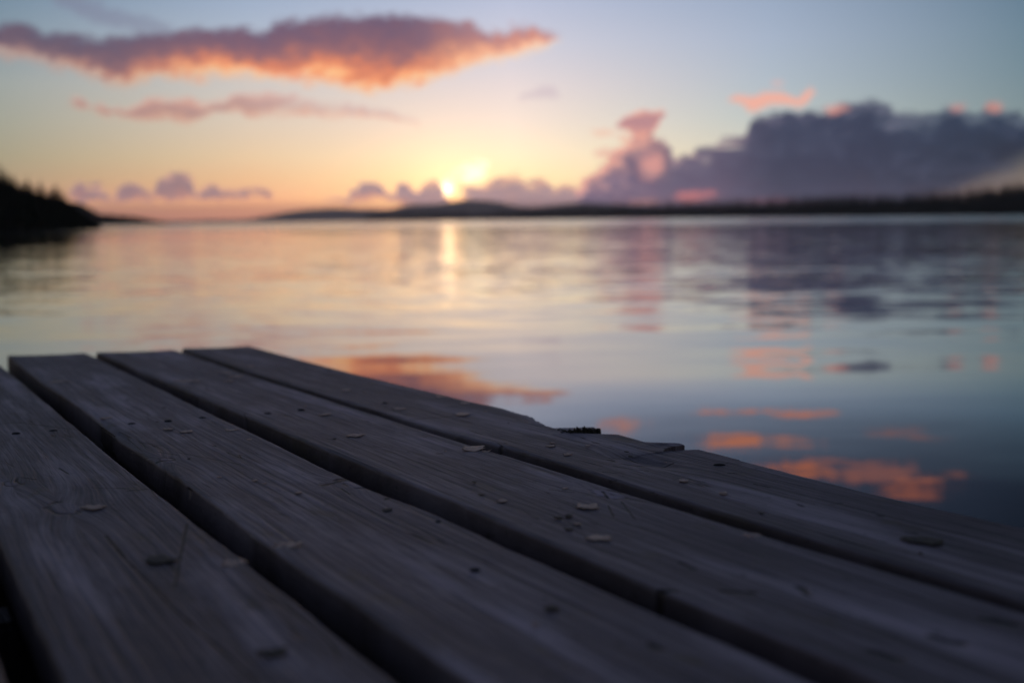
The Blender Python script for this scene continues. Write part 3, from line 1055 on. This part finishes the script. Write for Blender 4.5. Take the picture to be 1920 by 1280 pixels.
# ------------------------------------------------------------------ land
ml, T, B = material("forest_floor")
B.inputs['Roughness'].default_value = 1.0
B.inputs['Specular IOR Level'].default_value = 0.0
T.l.new(T.ramp(T.noise(T.new('ShaderNodeTexCoord').outputs['Object'], .08, 5), [(.3, (0.010, 0.013, 0.008)), (.7, (0.028, 0.032, 0.018))]), B.inputs['Base Color'])
mt, T, B = material("conifer_needles")
B.inputs['Roughness'].default_value = 1.0
B.inputs['Specular IOR Level'].default_value = 0.0
T.l.new(T.ramp(T.noise(T.new('ShaderNodeTexCoord').outputs['Object'], .9, 3), [(.3, (0.010, 0.016, 0.009)), (.7, (0.030, 0.042, 0.022))]), B.inputs['Base Color'])
mb, T, B = material("conifer_bark")
B.inputs['Roughness'].default_value = 1.0
T.l.new(T.ramp(T.noise(T.new('ShaderNodeTexCoord').outputs['Object'], 4, 3), [(.3, (0.03, 0.022, 0.018)), (.7, (0.07, 0.05, 0.04))]), B.inputs['Base Color'])


def ground_pt(px, dist_):
    """world x at ground distance dist_ for picture column px (on the horizon)"""
    a = math.radians(azel(px, 405)[0])
    return dist_ * math.tan(a)


def ridge(name, pts, dist0, depth, label, drop=0.0, sink=3.0, rough=.08, mat=None, kind='structure', n=260, tree_h=0.0):
    """terrain ridge: pts = [(px, height in px above the horizon, distance)] crest line; slopes down front and back"""
    pxs = np.linspace(pts[0][0], pts[-1][0], n)
    hh = np.interp(pxs, [p[0] for p in pts], [p[1] for p in pts])
    ds = np.interp(pxs, [p[0] for p in pts], [p[2] for p in pts])
    rows = 17
    vs, fs = [], []
    for j in range(rows):
        v = j / (rows - 1)
        prof = math.sin(math.pi * v) ** .75
        for i_ in range(n):
            h = max(hh[i_] / F * ds[i_] - tree_h, .2)
            d = ds[i_] + depth * (v - .5)
            x = ground_pt(pxs[i_], ds[i_]) * (1 + .0 * v)
            z = h * prof * (1 + rough * fbm(i_ * .12 + j * .9, 5 + dist0 * .01, 3)) - sink * (1 - prof)
            vs.append((x, d, z))
    for j in range(rows - 1):
        for i_ in range(n - 1):
            a = j * n + i_
            fs.append((a, a + 1, a + n + 1, a + n))
    o = mesh_obj(name, vs, fs, mat or ml, smooth=True)
    tag(o, label, None, kind=kind)
    return pxs, hh, ds


def H(y, px):                                # height in px above the horizon line
    return (411 - (px - 960) * .0115) - y


# far hills
ridge("hill", [(p, H(y, p) + 4, 7600) for p, y in [(330, 418), (400, 416), (470, 415), (500, 409), (540, 402), (580, 396), (620, 394), (660, 396), (700, 396), (760, 398), (860, 402), (960, 405)]],
      7600, 1000, "farthest low purple hills across the lake")
ridge("hill", [(p, H(y, p) + 1, 6000) for p, y in [(690, 407), (720, 398), (745, 390), (780, 384), (820, 384), (850, 380), (880, 376), (905, 377), (940, 381), (970, 388), (1000, 390), (1040, 386), (1090, 381), (1140, 384), (1200, 388), (1290, 390), (1400, 392)]],
      6000, 1200, "rounded dusky hill in the middle of the far shore")
def conifer_mesh(h, seed, tiers=13, per=9, lod=1):
    """crown as many drooping twig-sized blades round a tapered stem"""
    r_ = random.Random(seed)
    vs, fs = [], []
    lean = r_.uniform(-.03, .03)
    rad = h * r_.uniform(.21, .28)
    for k in range(tiers):
        u = k / (tiers - 1)
        z0 = h * (.10 + .88 * u)
        R = rad * (1 - u) ** .85 * r_.uniform(.75, 1.15) + .04 * h * .2
        m = max(4, int(per * (1 - .5 * u)))
        for q in range(m):
            a = 2 * math.pi * (q + r_.random()) / m
            L = R * r_.uniform(.65, 1.2)
            droop = r_.uniform(.15, .5)
            segs = 2 * lod
            px, pz = 0.0, z0
            for sgi in range(segs):
                f0, f1 = sgi / segs, (sgi + 1) / segs
                wd = L * .34 * (1 - .5 * f0)
                for side in (-1, 1):
                    aa = a + side * r_.uniform(.15, .5)
                    p0 = (L * f0 * math.cos(a), L * f0 * math.sin(a), z0 - droop * L * f0)
                    p1 = (L * f1 * math.cos(a), L * f1 * math.sin(a), z0 - droop * L * f1)
                    p2 = (L * (f0 + .35 * (f1 - f0)) * math.cos(a) - side * wd * math.sin(a), L * (f0 + .35 * (f1 - f0)) * math.sin(a) + side * wd * math.cos(a), z0 - droop * L * f1 - .35 * wd)
                    b = len(vs)
                    vs += [p0, p1, p2, (p0[0], p0[1], p0[2] - .035 * h)]
                    fs += [(b, b + 1, b + 2), (b + 3, b + 1, b)]
    # leader shoot
    b = len(vs)
    w = .012 * h
    vs += [(-w, 0, .9 * h), (w, 0, .9 * h), (0, w, .9 * h), (0, 0, 1.04 * h)]
    fs += [(b, b + 1, b + 3), (b + 1, b + 2, b + 3), (b + 2, b, b + 3)]
    vs = [(x + lean * z, y, z) for x, y, z in vs]
    return vs, fs


def trunk_mesh(h):
    vs, fs = [], []
    n = 8
    for z, r_ in ((0, .022), (.3, .016), (.7, .008), (.95, .002)):
        for k in range(n):
            a = 2 * math.pi * k / n
            vs.append((r_ * h * math.cos(a), r_ * h * math.sin(a), z * h - (.3 if z == 0 else 0)))
    for j in range(3):
        for k in range(n):
            fs.append((j * n + k, j * n + (k + 1) % n, (j + 1) * n + (k + 1) % n, (j + 1) * n + k))
    return vs, fs


crown_me, trunk_me = [], None
for i in range(6):
    vs, fs = conifer_mesh(10.0, 40 + i, 15, 11, 1)
    me = bpy.data.meshes.new("crown")
    me.from_pydata(vs, [], fs)
    me.materials.append(mt)
    crown_me.append(me)
vs, fs = trunk_mesh(10.0)
trunk_me = bpy.data.meshes.new("trunk")
trunk_me.from_pydata(vs, [], fs)
trunk_me.materials.append(mb)


def tree(x, y, z, h, i, label, grp):
    root = bpy.data.objects.new("conifer_tree", None)
    COL.objects.link(root)
    root.location = (x, y, z)
    root.scale = (h / 10,) * 3
    root.rotation_euler = (0, 0, random.uniform(0, 6.28))
    tag(root, label, "conifer tree", grp)
    for nm, me in (("trunk", trunk_me), ("crown", crown_me[i % 6])):
        o = bpy.data.objects.new(nm, me)
        COL.objects.link(o)
        o.parent = root
    return root


# left wooded headland: ground rises to the left
HEAD = [(-420, 140, 160), (-200, 134, 165), (0, 124, 170), (40, 104, 172), (80, 92, 173), (110, 84, 174), (135, 62, 175), (156, 32, 176), (168, 3, 177)]
ridge("headland", HEAD, 350, 36, "steep dark wooded headland at the left shore", sink=2.5, tree_h=1.9, rough=.05)


def head_ground(px, v):
    h = np.interp(px, [p[0] for p in HEAD], [p[1] for p in HEAD])
    d = np.interp(px, [p[0] for p in HEAD], [p[2] for p in HEAD])
    hg = max(h / F * d - 1.9, .2)
    prof = math.sin(math.pi * v) ** .75
    return d + 36 * (v - .5), hg * prof - 2.5 * (1 - prof)


tops = [(2, 298), (14, 308), (30, 321), (45, 334), (54, 324), (66, 340), (78, 330), (90, 350), (97, 343), (107, 336), (116, 346), (124, 356), (132, 370), (140, 380), (148, 394), (156, 404)]
for i, (px, py) in enumerate(tops):
    gd, gz = head_ground(px, .5)
    ytop = H(py, px) / F * gd + CAM_H
    tree(ground_pt(px, gd), gd, gz - .3, max(ytop - gz, 1.6), i,
         ["conifer at the left frame edge, tallest on the wooded headland", "conifer next to the tallest on the wooded headland", "conifer on the upper slope of the wooded headland",
          "conifer just left of the first pointed treetop of the headland", "first pointed treetop counted from the left on the headland skyline", "conifer in the dip after the first pointed treetop",
          "second pointed treetop from the left on the headland skyline", "short conifer in the dip left of the third pointed treetop", "conifer leaning against the third pointed treetop",
          "third pointed treetop from the left on the headland skyline", "conifer just right of the third pointed treetop", "conifer where the headland skyline starts to fall steeply",
          "small conifer halfway down the falling end of the headland", "low conifer near the tip of the headland", "very low conifer at the tip of the headland", "last shrubby conifer where the headland meets the water"][i],
         "conifers on the headland skyline")
n_in = 0
for i in range(150):
    px = random.uniform(-380, 160)
    v = random.uniform(.16, .5) if i % 4 else random.uniform(.10, .2)
    gd, gz = head_ground(px, v)
    if gz < -.2:
        gz = -.2
    sky_y = np.interp(px, [-420, 0] + [p[0] for p in tops[1:]], [296, 312] + [p[1] for p in tops[1:]])
    lim = H(sky_y, px) / F * gd + CAM_H - gz - .4
    h = min(random.uniform(3.2, 5.4), lim)
    if h < .9:
        continue
    tree(ground_pt(px, gd), gd, gz - .3, h, random.randrange(6), "dark conifer in the dense stand on the front slope of the left headland", "conifers on the headland slope")


def woodland(name, pts, depth, hmin, hmax, count, label, seed):
    r_ = random.Random(seed)
    VS, FS = [], []
    protos = [conifer_mesh(1.0, 90 + q, 8, 7, 1) for q in range(4)]
    ppx = [p[0] for p in pts]
    for i in range(count):
        px = r_.uniform(ppx[0], ppx[-1])
        h0 = np.interp(px, ppx, [p[1] for p in pts])
        d = np.interp(px, ppx, [p[2] for p in pts])
        v = r_.uniform(-.5, .25)
        dd = d + depth * v
        want = h0 / F * d                       # skyline height
        th = r_.uniform(hmin, hmax)
        g = max(min(want * (1 - abs(v) * 1.7) - th * .9, want - th), 0)
        th = min(th, max(want - g + r_.uniform(-1, 1.5), 2.0))
        vs, fs = protos[r_.randrange(4)]
        b = len(VS)
        x0 = ground_pt(px, dd)
        ca, sa = math.cos(i), math.sin(i)
        VS += [(x0 + (x * ca - y * sa) * th, dd + (x * sa + y * ca) * th, g + z * th - .2) for x, y, z in vs]
        FS += [tuple(b + k for k in f) for f in fs]
    o = mesh_obj(name, VS, FS, mt)
    tag(o, label, None, kind='stuff')
    o['category'] = "woodland"
    return o


# second, lower headland behind and its long low point
P2 = [(90, 56, 700), (125, 50, 700), (142, 48, 700), (156, 40, 705), (168, 27, 710), (200, 24, 780), (250, 19, 850), (290, 11, 900), (316, 5, 920)]
ridge("headland", P2, 700, 90, "low far point of land running out from behind the left headland", tree_h=1.5, sink=3)
woodland("woodland", P2, 60, 2.5, 5, 420, "dark wood on the low point beyond the left headland", 5)

# right shore
P3 = [(690, 19, 2262), (760, 21, 2262), (830, 22, 2184), (900, 19, 2106), (960, 26, 1872), (1040, 30, 1716), (1120, 32, 1560), (1200, 32, 1404), (1290, 35, 1248), (1380, 38, 1131), (1470, 41, 1014), (1540, 45, 936), (1620, 47, 874), (1680, 44, 842), (1740, 50, 811), (1800, 53, 780), (1850, 60, 757), (1900, 68, 741), (1960, 74, 725), (2100, 84, 702), (2400, 99, 663)]
ridge("shore", P3, 1500, 160, "dark low shore running along the right side of the lake", tree_h=8.0, sink=3, n=400)
woodland("woodland", P3, 110, 6, 12, 4200, "long black band of woodland along the right shore", 6)

# ------------------------------------------------------------------ evening haze over the lake
mh = bpy.data.materials.new("haze_air")
mh.use_nodes = True
mh.node_tree.nodes.clear()
hv = mh.node_tree.nodes.new('ShaderNodeVolumePrincipled')
hv.inputs['Color'].default_value = (0.80, 0.78, 0.86, 1)
hv.inputs['Density'].default_value = HAZE_DENSITY
hv.inputs['Anisotropy'].default_value = 0.72
ho = mh.node_tree.nodes.new('ShaderNodeOutputMaterial')
mh.node_tree.links.new(hv.outputs[0], ho.inputs['Volume'])
x_, ya, yb, za, zb = 9500, -4000, 9500, -8, HAZE_TOP
hz = mesh_obj("haze", [(x, y, z) for z in (za, zb) for y in (ya, yb) for x in (-x_, x_)],
              [(0, 2, 3, 1), (4, 5, 7, 6), (0, 1, 5, 4), (2, 6, 7, 3), (0, 4, 6, 2), (1, 3, 7, 5)], mh)
tag(hz, "thin evening haze over the lake", None, kind='stuff')
